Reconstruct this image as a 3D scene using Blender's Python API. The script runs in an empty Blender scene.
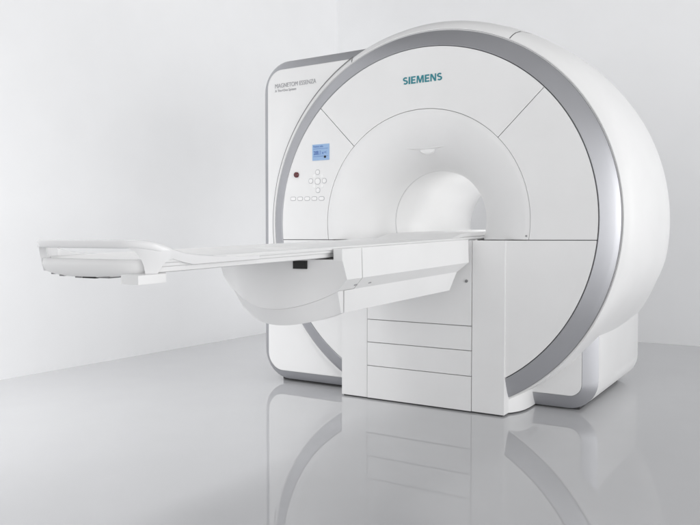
import bpy, bmesh, math
from mathutils import Vector, Matrix
PI = math.pi
S = bpy.context.scene
C = S.collection
rad = math.radians

# ---------------------------------------------------------------- camera
CAM = Vector((1.793, -3.598, 0.929)); YAW = 0.559; PITCH = -0.034; FPX = 725.8
cd = bpy.data.cameras.new('camera'); cam = bpy.data.objects.new('camera', cd); C.objects.link(cam)
cam.location = CAM
cam.rotation_euler = (PI/2 + PITCH, 0, YAW)
cd.sensor_width = 36.0; cd.lens = 36.0*FPX/700.0; cd.clip_end = 100; cd.clip_start = 0.05
S.camera = cam

# ---------------------------------------------------------------- light
w = bpy.data.worlds.new('World'); S.world = w; w.use_nodes = True
nt = w.node_tree; bg = nt.nodes['Background']
tc = nt.nodes.new('ShaderNodeTexCoord'); sp = nt.nodes.new('ShaderNodeSeparateXYZ')
mr = nt.nodes.new('ShaderNodeMapRange'); rp = nt.nodes.new('ShaderNodeValToRGB')
nt.links.new(tc.outputs['Generated'], sp.inputs[0]); nt.links.new(sp.outputs['Z'], mr.inputs[0])
mr.inputs[1].default_value = -1; mr.inputs[2].default_value = 1
nt.links.new(mr.outputs[0], rp.inputs[0]); nt.links.new(rp.outputs[0], bg.inputs[0])
e = rp.color_ramp.elements
e[0].position = 0.57; e[0].color = (1.0, 1.0, 1.0, 1)
e[1].position = 0.72; e[1].color = (0.20, 0.20, 0.203, 1)
m2 = nt.nodes.new('ShaderNodeMapRange'); nt.links.new(sp.outputs['X'], m2.inputs[0])      # the studio is brighter towards +x
m2.inputs[1].default_value = -0.6; m2.inputs[2].default_value = 0.9; m2.inputs[3].default_value = 1.12; m2.inputs[4].default_value = 2.05
nt.links.new(m2.outputs[0], bg.inputs[1])

def area(name, loc, target, sx, sy, power, col=(1, 1, 1), spread=180):
    l = bpy.data.lights.new(name, 'AREA'); l.shape = 'RECTANGLE'; l.size = sx; l.size_y = sy
    l.energy = power; l.color = col; l.spread = rad(spread)
    o = bpy.data.objects.new(name, l); C.objects.link(o); o.location = loc
    d = Vector(target) - Vector(loc); o.rotation_euler = d.to_track_quat('-Z', 'Y').to_euler()
    return o
area('softbox_right', (6.5, -1.0, 1.6), (0, 0.2, 1.0), 5.0, 2.6, 84)
area('softbox_overhead', (-1.7, -2.8, 4.4), (-1.6, -1.7, 0), 1.4, 1.8, 16, spread=66)
area('unseen_fill_low', (-1.5, -5.4, 0.9), (-2.65, -0.6, 0.4), 1.0, 0.9, 9, spread=50)  # unseen lamp added out of frame to brighten the low left wall
area('unseen_fill_behind', (-1.25, 1.7, 0.9), (-2.65, 1.35, 0.8), 1.0, 1.2, 6.5)  # unseen lamp added behind the cabinet to lift the left wall
area('unseen_fill_back', (1.6, 2.3, 4.4), (1.3, 3.24, 1.0), 5.0, 0.8, 2.5, spread=90)  # unseen lamp added to brighten the back wall
for y in (0.70, 1.22):                                            # the lamps of the lit bore, tucked behind its right lip
    l = bpy.data.lights.new('bore_lamp', 'POINT'); l.energy = 0.90; l.shadow_soft_size = 0.04
    o = bpy.data.objects.new('bore_lamp', l); C.objects.link(o); o.location = (0.20, y, 1.12)

S.view_settings.view_transform = 'Standard'; S.view_settings.look = 'None'
S.view_settings.exposure = 0.20; S.view_settings.gamma = 1.0
S.render.resolution_x = 1024; S.render.resolution_y = 768
try:
    S.cycles.max_bounces = 8; S.cycles.diffuse_bounces = 5
except Exception: pass

# ---------------------------------------------------------------- materials
def mat(name, col, rough=0.4, metal=0.0, coat=0.0, var=0.02, bump=0.0, bscale=60, emit=0, spec=0.5, rvar=0.05):
    m = bpy.data.materials.new(name); m.use_nodes = True
    t = m.node_tree; b = t.nodes['Principled BSDF']
    b.inputs['Metallic'].default_value = metal
    b.inputs['Coat Weight'].default_value = coat; b.inputs['Coat Roughness'].default_value = 0.15
    b.inputs['Specular IOR Level'].default_value = spec
    c = t.nodes.new('ShaderNodeTexCoord'); n = t.nodes.new('ShaderNodeTexNoise'); n.inputs['Scale'].default_value = 3.0
    n.inputs['Detail'].default_value = 5
    t.links.new(c.outputs['Object'], n.inputs['Vector'])
    r = t.nodes.new('ShaderNodeValToRGB'); t.links.new(n.outputs['Fac'], r.inputs[0])
    r.color_ramp.elements[0].position = 0.3; r.color_ramp.elements[1].position = 0.7
    r.color_ramp.elements[0].color = tuple(max(0, x*(1-var)) for x in col)+(1,)
    r.color_ramp.elements[1].color = tuple(min(1, x*(1+var)) for x in col)+(1,)
    t.links.new(r.outputs[0], b.inputs['Base Color'])
    q = t.nodes.new('ShaderNodeMapRange'); t.links.new(n.outputs['Fac'], q.inputs[0])
    q.inputs[3].default_value = max(0, rough-rvar); q.inputs[4].default_value = rough+rvar
    t.links.new(q.outputs[0], b.inputs['Roughness'])
    if bump:
        n2 = t.nodes.new('ShaderNodeTexNoise'); n2.inputs['Scale'].default_value = bscale
        t.links.new(c.outputs['Object'], n2.inputs['Vector'])
        bp = t.nodes.new('ShaderNodeBump'); bp.inputs['Strength'].default_value = bump; bp.inputs['Distance'].default_value = 0.002
        t.links.new(n2.outputs['Fac'], bp.inputs['Height']); t.links.new(bp.outputs[0], b.inputs['Normal'])
    if emit:
        t.links.new(r.outputs[0], b.inputs['Emission Color']); b.inputs['Emission Strength'].default_value = emit
    return m
M = dict(
    white=mat('white_enamel', (0.83, 0.83, 0.83), 0.42, bump=0.04, bscale=220),
    inner=mat('white_liner', (0.86, 0.86, 0.86), 0.35),
    gloss=mat('glossy_white', (0.80, 0.80, 0.805), 0.2, bump=0.02, bscale=150),
    grey=mat('pale_grey_plastic', (0.60, 0.605, 0.615), 0.5, bump=0.06, bscale=260),
    silver=mat('silver_paint', (0.49, 0.495, 0.52), 0.44, metal=0.8, bump=0.15, bscale=500, var=0.03),
    dark=mat('dark_gap', (0.24, 0.24, 0.245), 0.7),
    toe=mat('toe_shade_and_foot', (0.05, 0.05, 0.052), 0.7),  # near-black that paints the contact shadow; also colours the foot blocks
    black=mat('black_socket', (0.01, 0.01, 0.01), 0.6),
    teal=mat('teal_lettering', (0.02, 0.23, 0.28), 0.4),
    ink=mat('grey_lettering', (0.42, 0.42, 0.44), 0.5),
    line=mat('key_outline', (0.44, 0.44, 0.46), 0.5),
    key=mat('white_key', (0.88, 0.88, 0.88), 0.3),
    red=mat('dark_red_knob', (0.10, 0.012, 0.016), 0.15, coat=0.5),
    screen=mat('blue_screen', (0.30, 0.45, 0.68), 0.25, emit=0.06, var=0.03),
    screentx=mat('screen_text', (0.10, 0.20, 0.50), 0.3),
    seam=mat('seam_line', (0.30, 0.30, 0.31), 0.6),
)

# ---------------------------------------------------------------- helpers
def link(name, bm, m, parent=None, smooth=35, bev=0, seg=2, bang=30):
    if bev:
        es = [e for e in bm.edges if len(e.link_faces) == 2 and e.calc_face_angle(0) > rad(bang)]
        if es: bmesh.ops.bevel(bm, geom=es, offset=bev, segments=seg, affect='EDGES', profile=0.5, clamp_overlap=True)
    bmesh.ops.recalc_face_normals(bm, faces=bm.faces)
    me = bpy.data.meshes.new(name); bm.to_mesh(me); bm.free()
    me.materials.append(m if not isinstance(m, str) else M[m])
    if smooth:
        me.shade_smooth(); me.set_sharp_from_angle(angle=rad(smooth))
    o = bpy.data.objects.new(name, me); C.objects.link(o)
    if parent: o.parent = parent
    return o
def box(bm, x0, x1, y0, y1, z0, z1):
    v = [bm.verts.new(p) for p in ((x0,y0,z0),(x1,y0,z0),(x1,y1,z0),(x0,y1,z0),(x0,y0,z1),(x1,y0,z1),(x1,y1,z1),(x0,y1,z1))]
    for f in ((0,3,2,1),(4,5,6,7),(0,1,5,4),(1,2,6,5),(2,3,7,6),(3,0,4,7)): bm.faces.new([v[i] for i in f])
def B(name, x0, x1, y0, y1, z0, z1, m, parent, bev=0.004, label=None):
    bm = bmesh.new(); box(bm, x0, x1, y0, y1, z0, z1); o = link(name, bm, m, parent, bev=bev)
    if label: o['label'] = label
    return o
def prism(pts, y0, y1):                      # outline in x,z extruded along y
    bm = bmesh.new()
    a = [bm.verts.new((x, y0, z)) for x, z in pts]; b = [bm.verts.new((x, y1, z)) for x, z in pts]
    bm.faces.new(a); bm.faces.new(list(reversed(b)))
    n = len(pts)
    for i in range(n):
        j = (i+1) % n; bm.faces.new((a[j], a[i], b[i], b[j]))
    return bm
def loft(rings, cap0=True, cap1=True, closed=True):
    bm = bmesh.new(); R = [[bm.verts.new(p) for p in r] for r in rings]; n = len(rings[0])
    for a, b in zip(R, R[1:]):
        for i in range(n if closed else n-1):
            j = (i+1) % n
            bm.faces.new((a[i], a[j], b[j], b[i]))
    if cap0: bm.faces.new(list(reversed(R[0])))
    if cap1: bm.faces.new(R[-1])
    return bm
ZC = 1.017
def lathe(prof, a0=0, a1=360, n=192, zmin=None, rfun=None):     # prof: (r, y) about the bore axis
    full = abs(a1-a0) >= 360
    bm = bmesh.new(); cols = []
    for k in range(n if full else n+1):
        a = rad(a0+(a1-a0)*k/n); col = []
        for r, y in prof:
            rr = rfun(r, y, a) if rfun else r
            x = rr*math.cos(a); z = ZC+rr*math.sin(a)
            if zmin is not None:
                z = max(z, zmin(x) if callable(zmin) else zmin)
            col.append(bm.verts.new((x, y, z)))
        cols.append(col)
    m = len(cols)
    for k in range(m if full else m-1):
        a, b = cols[k], cols[(k+1) % m]
        for i in range(len(prof)-1):
            bm.faces.new((a[i], a[i+1], b[i+1], b[i]))
    bmesh.ops.remove_doubles(bm, verts=bm.verts, dist=1e-6)
    return bm
def rrect(x0, x1, z0, z1, r, y, n=10):
    out = []
    for cx, cz, s in ((x1-r, z1-r, 0), (x0+r, z1-r, 90), (x0+r, z0+r, 180), (x1-r, z0+r, 270)):
        for k in range(n+1):
            a = rad(s+90*k/n); out.append((cx+r*math.cos(a), y, cz+r*math.sin(a)))
    return out
def tube(path, r, n=10, flat=1.0):
    pts = [Vector(p) for p in path]; rings = []
    for i, p in enumerate(pts):
        t = (pts[min(i+1, len(pts)-1)]-pts[max(i-1, 0)]).normalized()
        s = t.cross(Vector((0, 0, 1))).normalized(); u = s.cross(t)
        rr = r[i] if isinstance(r, (list, tuple)) else r
        rings.append([tuple(p+s*rr*flat*math.cos(2*PI*k/n)+u*rr*math.sin(2*PI*k/n)) for k in range(n)])
    return loft(rings)
def text(name, body, x, z, y, width, height, m, parent, bold=0.0, shear=0, label=None, thick=0.0015):
    cu = bpy.data.curves.new(name, 'FONT'); cu.body = body; cu.size = 1; cu.extrude = 0.0; cu.offset = bold; cu.shear = shear
    tmp = bpy.data.objects.new(name+'_tmp', cu); C.objects.link(tmp)
    dg = bpy.context.evaluated_depsgraph_get(); dg.update()
    me = bpy.data.meshes.new_from_object(tmp.evaluated_get(dg)); bpy.data.objects.remove(tmp)
    xs = [v.co.x for v in me.vertices]; ys = [v.co.y for v in me.vertices]
    x0, x1, y0, y1 = min(xs), max(xs), min(ys), max(ys)
    bm = bmesh.new(); bm.from_mesh(me)
    for v in bm.verts:
        v.co = Vector((x+(v.co.x-x0)/(x1-x0)*width, y, z+(v.co.y-y0)/(y1-y0)*height))
    r = bmesh.ops.extrude_face_region(bm, geom=list(bm.faces))
    for g in r['geom']:
        if isinstance(g, bmesh.types.BMVert): g.co.y -= thick
    o = link(name, bm, m, parent, smooth=0)
    if label: o['label'] = label
    return o
def empty(name, loc, label, cat, rot=(0, 0, 0)):
    o = bpy.data.objects.new(name, None); C.objects.link(o); o.location = loc; o.rotation_euler = rot
    o['label'] = label; o['category'] = cat; o.empty_display_size = 0.2
    return o

# ---------------------------------------------------------------- the room
def setting(name, verts, m):
    bm = bmesh.new(); bm.faces.new([bm.verts.new(v) for v in verts])
    o = link(name, bm, m, None, smooth=0); o['kind'] = 'structure'; return o
floor_m = mat('polished_floor', (0.575, 0.578, 0.59), 0.03, var=0.012, spec=0.95, rvar=0.01)
wall_m = mat('white_wall', (0.805, 0.809, 0.817), 0.8, var=0.01, bump=0.03, bscale=90)
setting('floor', [(-2.65, -9, 0), (9, -9, 0), (9, 3.24, 0), (-2.65, 3.24, 0)], floor_m)
bm = bmesh.new(); box(bm, -2.85, -2.65, -9, 3.44, -0.1, 4.6); o = link('wall', bm, wall_m, smooth=0); o['kind'] = 'structure'
bm = bmesh.new(); box(bm, -2.65, 9, 3.24, 3.44, -0.1, 4.6); o = link('wall', bm, wall_m, smooth=0); o['kind'] = 'structure'

# ---------------------------------------------------------------- the scanner
G = empty('mri_scanner', (0, 0, 0), 'large round white scanner with silver rim, open bore and square cabinet behind it', 'medical scanner')
RF = 0.616
def zlim(x): return 0.12 if abs(x) > 0.5 else 0.12
# front covers
def arc(r, a0, a1, n):
    return [(r*math.cos(rad(a0+(a1-a0)*k/n)), ZC+r*math.sin(rad(a0+(a1-a0)*k/n))) for k in range(n+1)]
def ang(r, z, right):
    s = math.degrees(math.asin((z-ZC)/r)); return s if right else 180-s
RO, RI, HZ = 0.950, 0.6185, 0.9195
g = 0.0021
dg_o = math.degrees(g/RO); dg_i = math.degrees(g/RI)
def cover(name, ao0, ao1, ai0, ai1, label=None):
    pts = arc(RO, ao0, ao1, 72)+arc(RI, ai1, ai0, 56)
    o = link(name, prism(pts, 0.0, 0.022), 'white', G, bev=0.0022, bang=40, smooth=30)
    if label: o['label'] = label
    return o
top_cover = cover('front_cover', 44.2+dg_o, 134.2-dg_o, 44.2+dg_i, 134.2-dg_i, 'curved white upper front cover carrying the teal maker lettering')
right_cover = cover('front_cover', ang(RO, HZ, True), 44.2-dg_o, ang(RI, HZ, True), 44.2-dg_i, 'white front cover right of the bore')
left_cover = cover('front_cover', 134.2+dg_o, ang(RO, HZ, False), 134.2+dg_i, ang(RI, HZ, False), 'white front cover with display and buttons')
for s in (1, -1):
    a_end = math.degrees(math.acos(0.30/RO))
    pts = arc(RO, ang(RO, HZ-2*g, True), -a_end, 60)
    pts = [(s*x, z) for x, z in pts]+[(s*0.30, HZ-2*g)]
    link('lower_cover', prism(pts, 0.0, 0.022), 'white', G, bev=0.0022, bang=40, smooth=30)
link('frame_plate', lathe([(0.60, 0.05), (0.60, 0.0235), (0.962, 0.0235), (0.962, 0.05)], zmin=0.11), 'dark', G)
# silver rim
link('trim_ring', lathe([(0.9545, 0.05), (0.9545, 0.004), (0.958, 0.001), (0.985, 0.013), (1.02, 0.032), (1.045, 0.0505), (1.047, 0.054), (1.046, 0.066)], n=256, zmin=0.03), 'silver', G, smooth=25)
# body shell
def bulge(y):
    P = [(0.0, 0), (0.056, 0.004), (0.075, 0.028), (0.10, 0.046), (0.15, 0.066), (0.3, 0.090), (0.5, 0.103), (0.65, 0.108), (0.8, 0.100), (1.0, 0.070), (1.2, 0.03), (1.42, 0.0), (1.48, -0.03), (1.51, -0.09)]
    for (a, b), (c, d) in zip(P, P[1:]):
        if y <= c: return b+(d-b)*(y-a)/(c-a)
    return P[-1][1]
def rfun(r, y, a):
    b = bulge(y)
    s = math.degrees(math.asin(max(-1, min(1, math.sin(a)))))
    if b > 0.0:
        k = min(1, max(0, (s+40)/32)); k = k*k*(3-2*k); b = b*(0.12+0.88*k)
    return 1.054+b
ys = [0.056, 0.06, 0.07, 0.08, 0.1, 0.12, 0.15, 0.19, 0.24, 0.3, 0.38, 0.46, 0.54, 0.62, 0.7, 0.8, 0.9, 1.0, 1.1, 1.2, 1.3, 1.38, 1.42, 1.45, 1.48, 1.5, 1.51]
prof = [(0, y) for y in ys]
for a0, a1, nm in ((63.15, 116.85, 'top shell of the round housing'), (117.15, 422.85, None)):
    bm = lathe(prof, a0, a1, n=120 if nm else 300, zmin=0.03, rfun=rfun)
    # front lip returning inwards
    o = link('housing_shell', bm, 'white', G, smooth=40)
    if nm: o['label'] = nm
link('housing_lip', lathe([(1.0465, 0.075), (1.0478, 0.0585), (1.0585, 0.0562)], zmin=0.03), 'white', G)
link('shell_backing', lathe([(0, y) for y in ys], n=192, zmin=0.034, rfun=lambda r, y, a: rfun(r, y, a)-0.006), 'dark', G)
link('rear_cover', lathe([(0.97, 1.509), (0.90, 1.53), (0.45, 1.545), (0.38, 1.535), (0.34, 1.510)], zmin=0.03), 'white', G, smooth=40)
link('gap_shadow_ring', lathe([(0, 0.109), (0.007, 0.111), (0.007, 0.116)], 117, 189, n=90, rfun=lambda r, y, a: rfun(r, 0.113, a)+r+0.002), 'dark', G)  # dark ring standing in for the shaded gap between housing and cabinet
# flare and bore
fl = []
N = 28
for k in range(N+1):
    u = (PI/2*0.88)*k/N
    rr = RF-(RF-0.302)*(math.sin(u)/math.sin(PI/2*0.88))
    yy = 0.275*(1-math.cos(u))/(1-math.cos(PI/2*0.88))
    fl.append((rr, yy))
flmin = lambda x: 0.9195 if abs(x) > 0.318 else 0.86
def slide(bm):                                  # the tunnel sits a touch left of and above the cover circle
    for v in bm.verts:
        r = math.hypot(v.co.x, v.co.z-ZC)
        k = min(1, max(0, (v.co.y-0.003)/0.272))
        v.co.x += -0.012*k
        if v.co.z > 0.93: v.co.z += 0.010*k
    return bm
fl = [(RF+(r-RF)*(RF-0.2925)/(RF-0.302), y) for r, y in fl]
link('bore_flare', slide(lathe([(RF, 0.022)]+[(RF, 0.003)]+[(r, y+0.0) for r, y in fl[1:]], n=192, zmin=flmin)), 'white', G, smooth=40)
link('bore_seam', slide(lathe([(0.2930, 0.2755), (0.2960, 0.2775), (0.2930, 0.2835)], n=160)), 'seam', G)
link('bore_liner', slide(lathe([(0.297, 0.2790), (0.2920, 0.2830), (0.290, 0.29), (0.290, 1.35), (0.296, 1.44), (0.312, 1.49), (0.345, 1.512)], n=160)), 'inner', G, smooth=40)
# alignment light on the flare
def on_flare(r):
    for (ra, ya), (rb, yb) in zip(fl, fl[1:]):
        if rb <= r <= ra: return ya+(yb-ya)*(ra-r)/(ra-rb)
    return 0
zz = ZC+0.415
bm = bmesh.new()
rings = []
for k in range(25):
    x = -0.125+0.25*k/24; q = 1-(abs(x)/0.126)**2.5; q = max(q, 0.02)
    rw = math.hypot(x, zz-ZC); y0 = on_flare(rw)
    rings.append([(x, y0+0.006, zz+0.002), (x, y0-0.007*q, zz+0.001), (x, y0-0.006*q, zz-0.004*q), (x, y0+0.008, zz-0.012*q)])
link('alignment_window', loft(rings), 'white', G, smooth=50)
rings = []
for k in range(13):
    x = -0.045+0.09*k/12; q = math.sqrt(max(0.02, 1-(x/0.046)**2)); y0 = on_flare(ZC*0+math.hypot(x, 0.40))
    rings.append([(x, y0+0.0, zz-0.006), (x, y0-0.008*q, zz-0.010), (x, y0-0.004*q, zz-0.010-0.022*q), (x, y0+0.012, zz-0.012-0.026*q)])
link('laser_lens', loft(rings), 'key', G, smooth=60)

# plinth and front column covers
out = []
for x, y in ((0.0, 0.0), (0.44, 0.0), (0.475, 0.035), (0.505, 0.075), (0.527, 0.12), (0.54, 0.17), (0.545, 0.24), (0.545, 0.42), (0.0, 0.42)): out.append((x, y))
full = out[1:-1]; ring = [(x, y) for x, y in full]+[(-x, y) for x, y in reversed(full)]
link('plinth', loft([[(x, y, z) for x, y in ring] for z in (0.009, 0.17)]), 'white', G, smooth=40)
link('contact_shadow_strip', loft([[(x*0.985, y*0.98+0.007, z) for x, y in ring] for z in (0.0015, 0.0088)]), 'toe', G, smooth=40)  # dark strip painting the contact shadow under the plinth
B('column_cover', 0.3125, 0.4905, -0.014, 0.06, 0.009, 0.9155, 'white', G, bev=0.0025)
B('column_cover', -0.505, -0.3335, -0.014, 0.06, 0.009, 0.9155, 'white', G, bev=0.0025)
B('panel_backing', -0.331, 0.311, -0.004, 0.05, 0.01, 0.62, 'dark', G, bev=0)
B('contact_shadow_strip', -0.495, 0.480, -0.007, 0.05, 0.001, 0.0085, 'toe', G, bev=0)  # painted contact shadow below the columns and access panels
zs = [(0.009, 0.193), (0.197, 0.329), (0.333, 0.460)]
for a, b in zs: B('access_panel', -0.3285, 0.3085, -0.018, 0.004, a, b, 'white', G, bev=0.003)
up = B('access_panel', -0.3285, 0.3085, -0.018, 0.004, 0.464, 0.875, 'white', G, bev=0.003, label='tall upper access panel behind the table support')
for a, b in ((0.274, 0.3085), (-0.3285, -0.274)): B('filler_strip', a, b, -0.016, 0.004, 0.876, 0.9155, 'white', G, bev=0.001)
bm = bmesh.new(); bmesh.ops.create_cone(bm, cap_ends=True, segments=20, radius1=0.008, radius2=0.008, depth=0.006, matrix=Matrix.Translation((0.281, -0.020, 0.70)) @ Matrix.Rotation(PI/2, 4, 'X'))
sc = link('panel_screw', bm, 'dark', up)

# cabinet on the left, low base on the right, each with a silver chamfer
def cab_outline(i, r, y, n=10):
    x0, z0, z1 = -1.212+i, 0.018+i, 2.056-i
    out = []
    for cx, cz, st in ((x0+r, z1-r, 90), (x0+r, z0+r, 180)):
        for k in range(n+1):
            a = rad(st+90*k/n); out.append((cx+r*math.cos(a), y, cz+r*math.sin(a)))
    return out+[(-0.47, y, z0), (-0.47, y, 1.60), (-0.30, y, 1.72), (-0.30, y, z1)]
def base_outline(i, r, y, n=10):
    x1, z0, z1 = 0.885-i, 0.010+i, 0.80-i
    out = []
    for cx, cz, st in ((x1-r, z0+r, 270), (x1-r, z1-r, 0)):
        for k in range(n+1):
            a = rad(st+90*k/n); out.append((cx+r*math.cos(a), y, cz+r*math.sin(a)))
    return out+[(0.47, y, z1), (0.47, y, z0)]
def unit(name, ol, r, yf, yb, ins, label):
    dy = 0.045
    body = link(name, loft([ol(0, r, yf+dy+0.002), ol(0, r, yb-0.03), ol(0.025, r-0.02, yb)]), 'white', G, smooth=40)
    body['label'] = label
    ri = max(0.05, r-ins-0.02)
    link('silver_edge', loft([ol(ins, ri, yf+0.001), ol(ins*0.48, (ri+r)/2, yf+dy*0.4), ol(0, r, yf+dy)], cap0=False, cap1=False), 'silver', body, smooth=40)
    i2 = ins+0.0015
    link('front_panel', loft([ol(i2, ri, yf-0.001), ol(i2, ri, yf+0.03)]), 'white', body, bev=0.002, smooth=30)
    return body
cab = unit('side_cabinet', cab_outline, 0.19, 0.115, 1.25, 0.058, 'tall square white cabinet behind the round housing, left side')
base = unit('rear_base', base_outline, 0.16, 0.285, 1.42, 0.075, 'low white rear base at the right foot of the housing')
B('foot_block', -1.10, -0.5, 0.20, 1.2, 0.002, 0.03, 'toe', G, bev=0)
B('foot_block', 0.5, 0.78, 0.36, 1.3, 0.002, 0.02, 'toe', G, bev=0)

# lettering
def wordmark(name, x, z, y, h, width, m, parent):
    glyph = {
        'I': (0.25, [[(0, 0), (.25, 0), (.25, 1), (0, 1)]]),
        'E': (0.74, [[(0, 0), (.74, 0), (.74, .19), (.25, .19), (.25, .41), (.66, .41), (.66, .59), (.25, .59), (.25, .81), (.72, .81), (.72, 1), (0, 1)]]),
        'M': (1.16, [[(0, 0), (.19, 0), (.23, .70), (.47, 0), (.66, 0), (.93, .70), (.93, 0), (1.16, 0), (1.13, 1), (.83, 1), (.58, .34), (.35, 1), (.05, 1)]]),
        'N': (0.90, [[(0, 0), (.20, 0), (.20, .68), (.64, 0), (.90, 0), (.90, 1), (.70, 1), (.70, .34), (.27, 1), (0, 1)]]),
    }
    def s_glyph():
        n = 16; cl = []
        for k in range(n+1):
            a = rad(35+(270-35)*k/n); cl.append((.39+.27*math.cos(a)*1.05, .715+.195*math.sin(a)))
        for k in range(1, n+1):
            a = rad(90-(90+145)*k/n); cl.append((.39+.27*math.cos(a)*1.05, .30+.205*math.sin(a)))
        L, R = [], []
        for i, p in enumerate(cl):
            q, r = cl[max(0, i-1)], cl[min(len(cl)-1, i+1)]; dx, dz = r[0]-q[0], r[1]-q[1]; l = math.hypot(dx, dz) or 1
            nx, nz = -dz/l*.115, dx/l*.095; L.append((p[0]+nx, p[1]+nz)); R.append((p[0]-nx, p[1]-nz))
        return L, R
    bm = bmesh.new(); word = 'SIEMENS'; gap = .15
    tot = sum(glyph[c][0] if c in glyph else .76 for c in word)+gap*6; cx = 0
    kx = width/tot
    for c in word:
        if c == 'S':
            L, R = s_glyph()
            for d in (0, 1):
                A = [bm.verts.new((x+(cx+px)*kx, y-0.0015*d, z+pz*h)) for px, pz in L]; Bv = [bm.verts.new((x+(cx+px)*kx, y-0.0015*d, z+pz*h)) for px, pz in R]
                for i in range(len(A)-1): bm.faces.new((A[i], A[i+1], Bv[i+1], Bv[i]))
            cx += .76+gap
        else:
            wd, polys = glyph[c]
            for poly in polys:
                P = [(x+(cx+px)*kx, z+pz*h) for px, pz in poly]
                a = [bm.verts.new((px, y-0.0015, pz)) for px, pz in P]; b = [bm.verts.new((px, y, pz)) for px, pz in P]
                bm.faces.new(a)
                for i in range(len(P)):
                    j = (i+1) % len(P); bm.faces.new((a[j], a[i], b[i], b[j]))
            cx += wd+gap
    return link(name, bm, m, parent, smooth=0)
wordmark('maker_lettering', -0.110, 1.777, -0.0004, 0.040, 0.236, 'teal', top_cover)
text('model_lettering', 'MAGNETOM ESSENZA', -1.093, 1.883, 0.113, 0.318, 0.027, 'ink', cab, bold=-0.004)
text('model_lettering', 'A Tim+Dot System', -1.093, 1.853, 0.113, 0.166, 0.020, 'ink', cab, bold=-0.004)

# display and keys on the left cover
scr = B('display', -0.722, -0.602, -0.004, 0.004, 1.392, 1.487, 'screen', left_cover, bev=0.001, label='small blue status display')
text('display_readout', 'Patient Info', -0.714, 1.469, -0.0045, 0.07, 0.011, 'screentx', scr, thick=0.0006)
text('display_readout', '288.1', -0.712, 1.425, -0.0045, 0.048, 0.024, 'screentx', scr, bold=0.02, thick=0.0006)
text('display_readout', 'x<', -0.655, 1.427, -0.0045, 0.036, 0.018, 'screentx', scr, thick=0.0006)
bm = bmesh.new(); box(bm, -0.7145, -0.61, -0.0052, -0.0042, 1.4595, 1.4615); box(bm, -0.7145, -0.61, -0.0052, -0.0042, 1.415, 1.417)
link('display_rule', bm, 'screentx', scr, smooth=0)
def disc(name, x, z, r, y0, y1, m, parent, dome=0):
    prof = [(r, y1), (r, y0+dome*0.5), (r*0.8, y0+dome*0.12), (r*0.45, y0), (0.0005, y0)]
    rings = [[(x+a*math.cos(2*PI*k/28), y, z+a*math.sin(2*PI*k/28)) for k in range(28)] for a, y in prof]
    return link(name, loft(rings), m, parent, smooth=50)
disc('display_dot', -0.630, 1.411, 0.0075, -0.006, -0.003, 'black', scr)
kn = disc('indicator_knob', -0.841, 1.313, 0.017, -0.014, 0.0, 'red', left_cover, dome=0.01)
def ringkey(name, x, z, w, h, m='key'):
    o = link(name, loft([rrect(x-w/2, x+w/2, z-h/2, z+h/2, min(w, h)*0.42, -0.0022, 5), rrect(x-w/2, x+w/2, z-h/2, z+h/2, min(w, h)*0.42, 0.001, 5)]), m, left_cover, bev=0.001)
    t = 0.0032; wo, ho, wi, hi = w+2*t, h+2*t, w+0.0006, h+0.0006
    a = rrect(x-wo/2, x+wo/2, z-ho/2, z+ho/2, min(wo, ho)*0.42, -0.0008, 5); b = rrect(x-wi/2, x+wi/2, z-hi/2, z+hi/2, min(wi, hi)*0.42, -0.0008, 5)
    link('key_outline', loft([a, b], cap0=False, cap1=False), 'line', o, smooth=0)
    return o
for x, z in ((-0.686, 1.322), (-0.736, 1.271), (-0.638, 1.269), (-0.684, 1.214)): ringkey('control_button', x, z, 0.026, 0.025)
for x, z in ((-0.712, 1.300), (-0.657, 1.298), (-0.712, 1.240), (-0.657, 1.238)): disc('control_button', x, z, 0.012, -0.004, 0.0, 'key', left_cover, dome=0.003)
ringkey('control_button', -0.686, 1.268, 0.034, 0.033)
for i in range(5): ringkey('control_button', -0.868+0.0525*i, 1.168-0.001*i, 0.035, 0.019)
for (x, z) in ((0.597, 0.938),): disc('cover_screw', x, z, 0.005, -0.002, 0.004, 'seam', right_cover)

# ---------------------------------------------------------------- patient table (leans very slightly down towards its free end)
TILT = math.atan(0.027)
T = empty('patient_table', (0, 0, 0), 'long white patient table sliding out of the scanner bore with handle at its free end', 'patient table', rot=(TILT, 0, 0))
def block(name, levels, m, cap='strip', bev=0.0, label=None, nn=40):
    """levels: (halfwidth, z_edge, sag, y_side, bow, y_back); shelves of a boat-like nose."""
    rings = []
    for hw, ze, sag, ysd, bow, yb in levels:
        r = [(hw, yb, ze)]
        for k in range(nn+1):
            u = 1-2*k/nn; q = max(0.0, 1-u*u)**1.5
            r.append((hw*u, ysd-bow*q, ze-sag*(1-u*u)))
        r.append((-hw, yb, ze)); rings.append(r)
    bm = loft(rings, cap0=False, cap1=False)
    bm.verts.ensure_lookup_table(); n = len(rings[0])
    for base_i in (0, (len(rings)-1)*n):
        vs = [bm.verts[base_i+i] for i in range(n)]
        for i in range(n//2):
            a, b, c_, d = vs[i], vs[i+1], vs[n-2-i], vs[n-1-i]
            q = []
            for v in (a, b, c_, d):
                if v not in q: q.append(v)
            if len(q) >= 3:
                try: bm.faces.new(q)
                except ValueError: pass
    o = link(name, bm, m, T, bev=bev, smooth=32, bang=35)
    if label: o['label'] = label
    return o
YS = -1.120
block('end_cover', [(0.245, 0.880, 0, -1.255, 0.0, YS), (0.312, 0.879, 0, -1.262, 0.0, YS), (0.313, 0.802, 0.010, -1.232, 0.045, YS), (0.272, 0.757, 0.075, -1.236, 0.075, YS)], 'white', label='bowed white end cover under the table')
for s in (1, -1):
    a, b = sorted((s*0.272, s*0.3115))
    B('end_horn', a, b, -1.262, YS, 0.874, 0.921, 'white', T, bev=0.0015)
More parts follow.
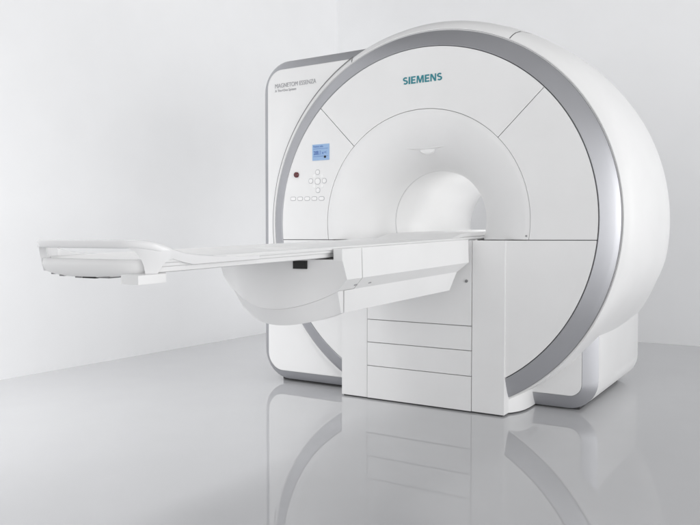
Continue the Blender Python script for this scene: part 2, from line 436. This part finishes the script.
block('support_beam', [(0.3115, 0.921, 0, YS+0.004, 0.0, -0.046), (0.314, 0.802, 0, YS+0.004, 0.0, -0.046), (0.273, 0.757, 0.0, YS+0.004, 0, -0.10), (0.26, 0.745, 0.0, YS+0.004, 0, -0.11)], 'white', bev=0.003, label='white side beam of the table support')
block('keel_nose', [(0.268, 0.7555, 0.075, -1.231, 0.07, -1.19), (0.250, 0.664, 0.052, -1.180, 0.09, -1.165)], 'white', label='rounded white nose of the lower beam')
block('keel', [(0.272, 0.7555, 0.0, -1.186, 0.0, -0.105), (0.253, 0.664, 0.052, -1.161, 0.0, -0.155)], 'white', bev=0.003, label='white tapered lower beam')
B('socket', 0.085, 0.150, -1.27, -1.20, 0.842, 0.874, 'black', T, bev=0.001)
for y in (-1.13, -1.02):
    B('slot', 0.282, 0.2905, y-0.009, y+0.009, 0.771, 0.776, 'seam', T, bev=0)

# sliding tabletop
half = [(0.0, 0.886), (0.236, 0.886), (0.242, 0.889), (0.244, 0.9025), (0.248, 0.9045), (0.256, 0.9055), (0.258, 0.914), (0.266, 0.9165), (0.268, 0.922), (0.264, 0.9275), (0.252, 0.929), (0.240, 0.925), (0.225, 0.915), (0.12, 0.909), (0.0, 0.907)]
sec = half+[(-x, z) for x, z in reversed(half[1:-1])]
Y0 = -2.13
rings = []
for y, k in ((Y0, 0.93), (Y0+0.03, 0.985), (Y0+0.12, 1.0), (-1.6, 1.0), (-1.0, 1.0), (0.0, 1.0), (1.32, 1.0)):
    rings.append([(x*k, y, z) for x, z in sec])
top = link('tabletop', loft(rings), 'white', T, smooth=28)
# mattress with sloped foot edge
rings = []
for y, h in ((-0.10, 0.004), (0.05, 0.030), (0.10, 0.034), (0.5, 0.036), (1.25, 0.036)):
    rings.append([(-0.232, y, 0.916), (0.232, y, 0.916), (0.238, y, 0.918+h*0.5), (0.228, y, 0.918+h), (-0.228, y, 0.918+h), (-0.238, y, 0.918+h*0.5)])
link('mattress', loft(rings), 'white', T, bev=0.002, smooth=40)

# free end: handle bar, side wings, end panel, feet
def smoothp(P, sub=8):
    P = [Vector(p) for p in P]; out = []
    for i in range(len(P)-1):
        p0, p1, p2, p3 = P[max(i-1, 0)], P[i], P[i+1], P[min(i+2, len(P)-1)]
        for k in range(sub):
            t = k/sub
            out.append(0.5*((2*p1)+(-p0+p2)*t+(2*p0-5*p1+4*p2-p3)*t*t+(-p0+3*p1-3*p2+p3)*t*t*t))
    out.append(P[-1]); return out
ENDS = ((1, 0.0), (-1, 0.0))
def corner(s, t):
    """handle corner as a quarter curve, t 0..1 from the side rail to the end bar"""
    a = t*PI/2; R = 0.10
    return Vector((s*(0.262-R+R*math.cos(a)), -2.187+R-R*math.sin(a), 0.0))
# handle bar: flat upright bar across the end that curls round both corners
path = [Vector((0.2555, y, z)) for y, z in ((-2.00, 0.930), (-2.03, 0.934), (-2.06, 0.9375))]
path += [corner(1, k/12)+Vector((-0.006*max(0, 1-k/4), 0, 0.942+0.029*(1-(1-min(1, k/9))**2))) for k in range(13)]
path += [Vector((0.162-0.324*k/16, -2.187-0.004*math.sin(PI*k/16), 0.971)) for k in range(1, 16)]
path += [Vector((-q.x, q.y, q.z)) for q in reversed(path[:16])]
rings = []; NP = len(path)-1
for i, p in enumerate(path):
    ee = min(i, NP-i); kk = (0.15, 0.4, 0.7, 0.85)[ee] if ee < 4 else 1.0
    t = (path[min(i+1, len(path)-1)]-path[max(i-1, 0)]).normalized()
    sv = t.cross(Vector((0, 0, 1))).normalized(); ring = []
    for k in range(16):
        a = 2*PI*(k+0.5)/16; ca, sa = math.cos(a), math.sin(a)
        ring.append(tuple(p+sv*0.010*kk*math.copysign(abs(ca)**0.5, ca)+Vector((0, 0, 1))*0.0125*kk*math.copysign(abs(sa)**0.5, sa)))
    rings.append(ring)
link('handle_bar', loft(rings), 'gloss', T, smooth=50)
for s in (1, -1):
    # wing: the side rail rises, leans inwards and flows into the corner of the handle, then down to the end as a post
    rings = []; NW = 110
    ZT = [(-1.70, 0.9225), (-1.80, 0.9235), (-1.90, 0.927), (-1.98, 0.933), (-2.04, 0.942), (-2.087, 0.955)]
    def lerp(P, y):
        for (a, b), (c2, d2) in zip(P, P[1:]):
            if y >= c2: return b+(d2-b)*(a-y)/(a-c2)
        return P[-1][1]
    for k in range(NW+1):
        t = k/NW
        if t < 0.62:
            q = t/0.62; y = -1.70-(2.087-1.70)*q; xo = 0.2680+0.003*q; c = Vector((s*xo, y, 0))
            nx = Vector((-s, 0, 0)); zt = lerp(ZT, y); zb = 0.906+0.020*max(0, (q-0.78)/0.22)**1.3
            lean = 0.16*q; th = 0.010+0.014*q
        else:
            q = (t-0.62)/0.38; a = q*0.86*PI/2; c = corner(s, q*0.86)+Vector((s*math.cos(a), -math.sin(a), 0))*0.009
            nx = Vector((-s*math.cos(a), math.sin(a), 0)); e3 = min(1, q*0.86*12/9); zt = 0.955+0.0280*(e3*(2-e3))
            if q < 0.34: zb = 0.926-0.042*(q/0.34)**2.2
            elif q < 0.60: zb = 0.884
            else: zb = 0.884+0.078*(1-(1-(q-0.60)/0.40)**2)**0.5
            lean = 0.16; th = 0.022
        pts = []
        for d, z in [(0, zb), (0, zb*0.66+zt*0.34), (0, zb*0.33+zt*0.67), (0.0, zt-0.006), (0.003, zt-0.001), (th*0.55, zt), (th, zt-0.004), (th, zb*0.5+zt*0.5), (th*0.9, zb)]:
            dd = d+lean*max(0, zt-0.012-z)**1.0
            pts.append(tuple(c+nx*dd+Vector((0, 0, z))))
        rings.append(pts)
    link('side_wing', loft(rings), 'gloss', T, smooth=55)
# small flat catch under the near corner
ring = [(0.175, -2.187), (0.185, -2.205), (0.235, -2.216), (0.262, -2.212), (0.268, -2.195), (0.268, -2.115), (0.24, -2.09), (0.19, -2.12)]
link('corner_catch', loft([[(x, y, 0.861) for x, y in ring], [(x, y, 0.886) for x, y in ring]]), 'white', T, bev=0.004, smooth=40)
# curved end panel below the handle
rings = []
for k in range(41):
    u = -1+2*k/40; q = max(0, 1-u*u); x = -0.010+0.222*u
    yb = -2.150-0.040*q**0.5
    zb = 0.890-0.018*q**0.6
    rings.append([(x, yb+0.012, 0.924), (x, yb+0.006, 0.927), (x, yb, 0.924), (x, yb-0.003, 0.908), (x, yb+0.006, zb+0.004), (x, yb+0.014, zb), (x, yb+0.020, 0.908)])
link('end_panel', loft(rings), 'white', T, smooth=60)
for x0, x1, m in ((-0.012, 0.045, 'black'), (-0.045, -0.018, 'dark'), (0.055, 0.10, 'dark'), (0.12, 0.19, 'dark'), (-0.125, -0.108, 'dark'), (-0.175, -0.165, 'seam')):
    q = 1-(((x0+x1)/2+0.010)/0.222)**2
    B('grip_slot', x0, x1, -2.150-0.040*q**0.5+0.010, -2.10, 0.8875-0.018*q**0.6, 0.892-0.018*q**0.6, m, T, bev=0)
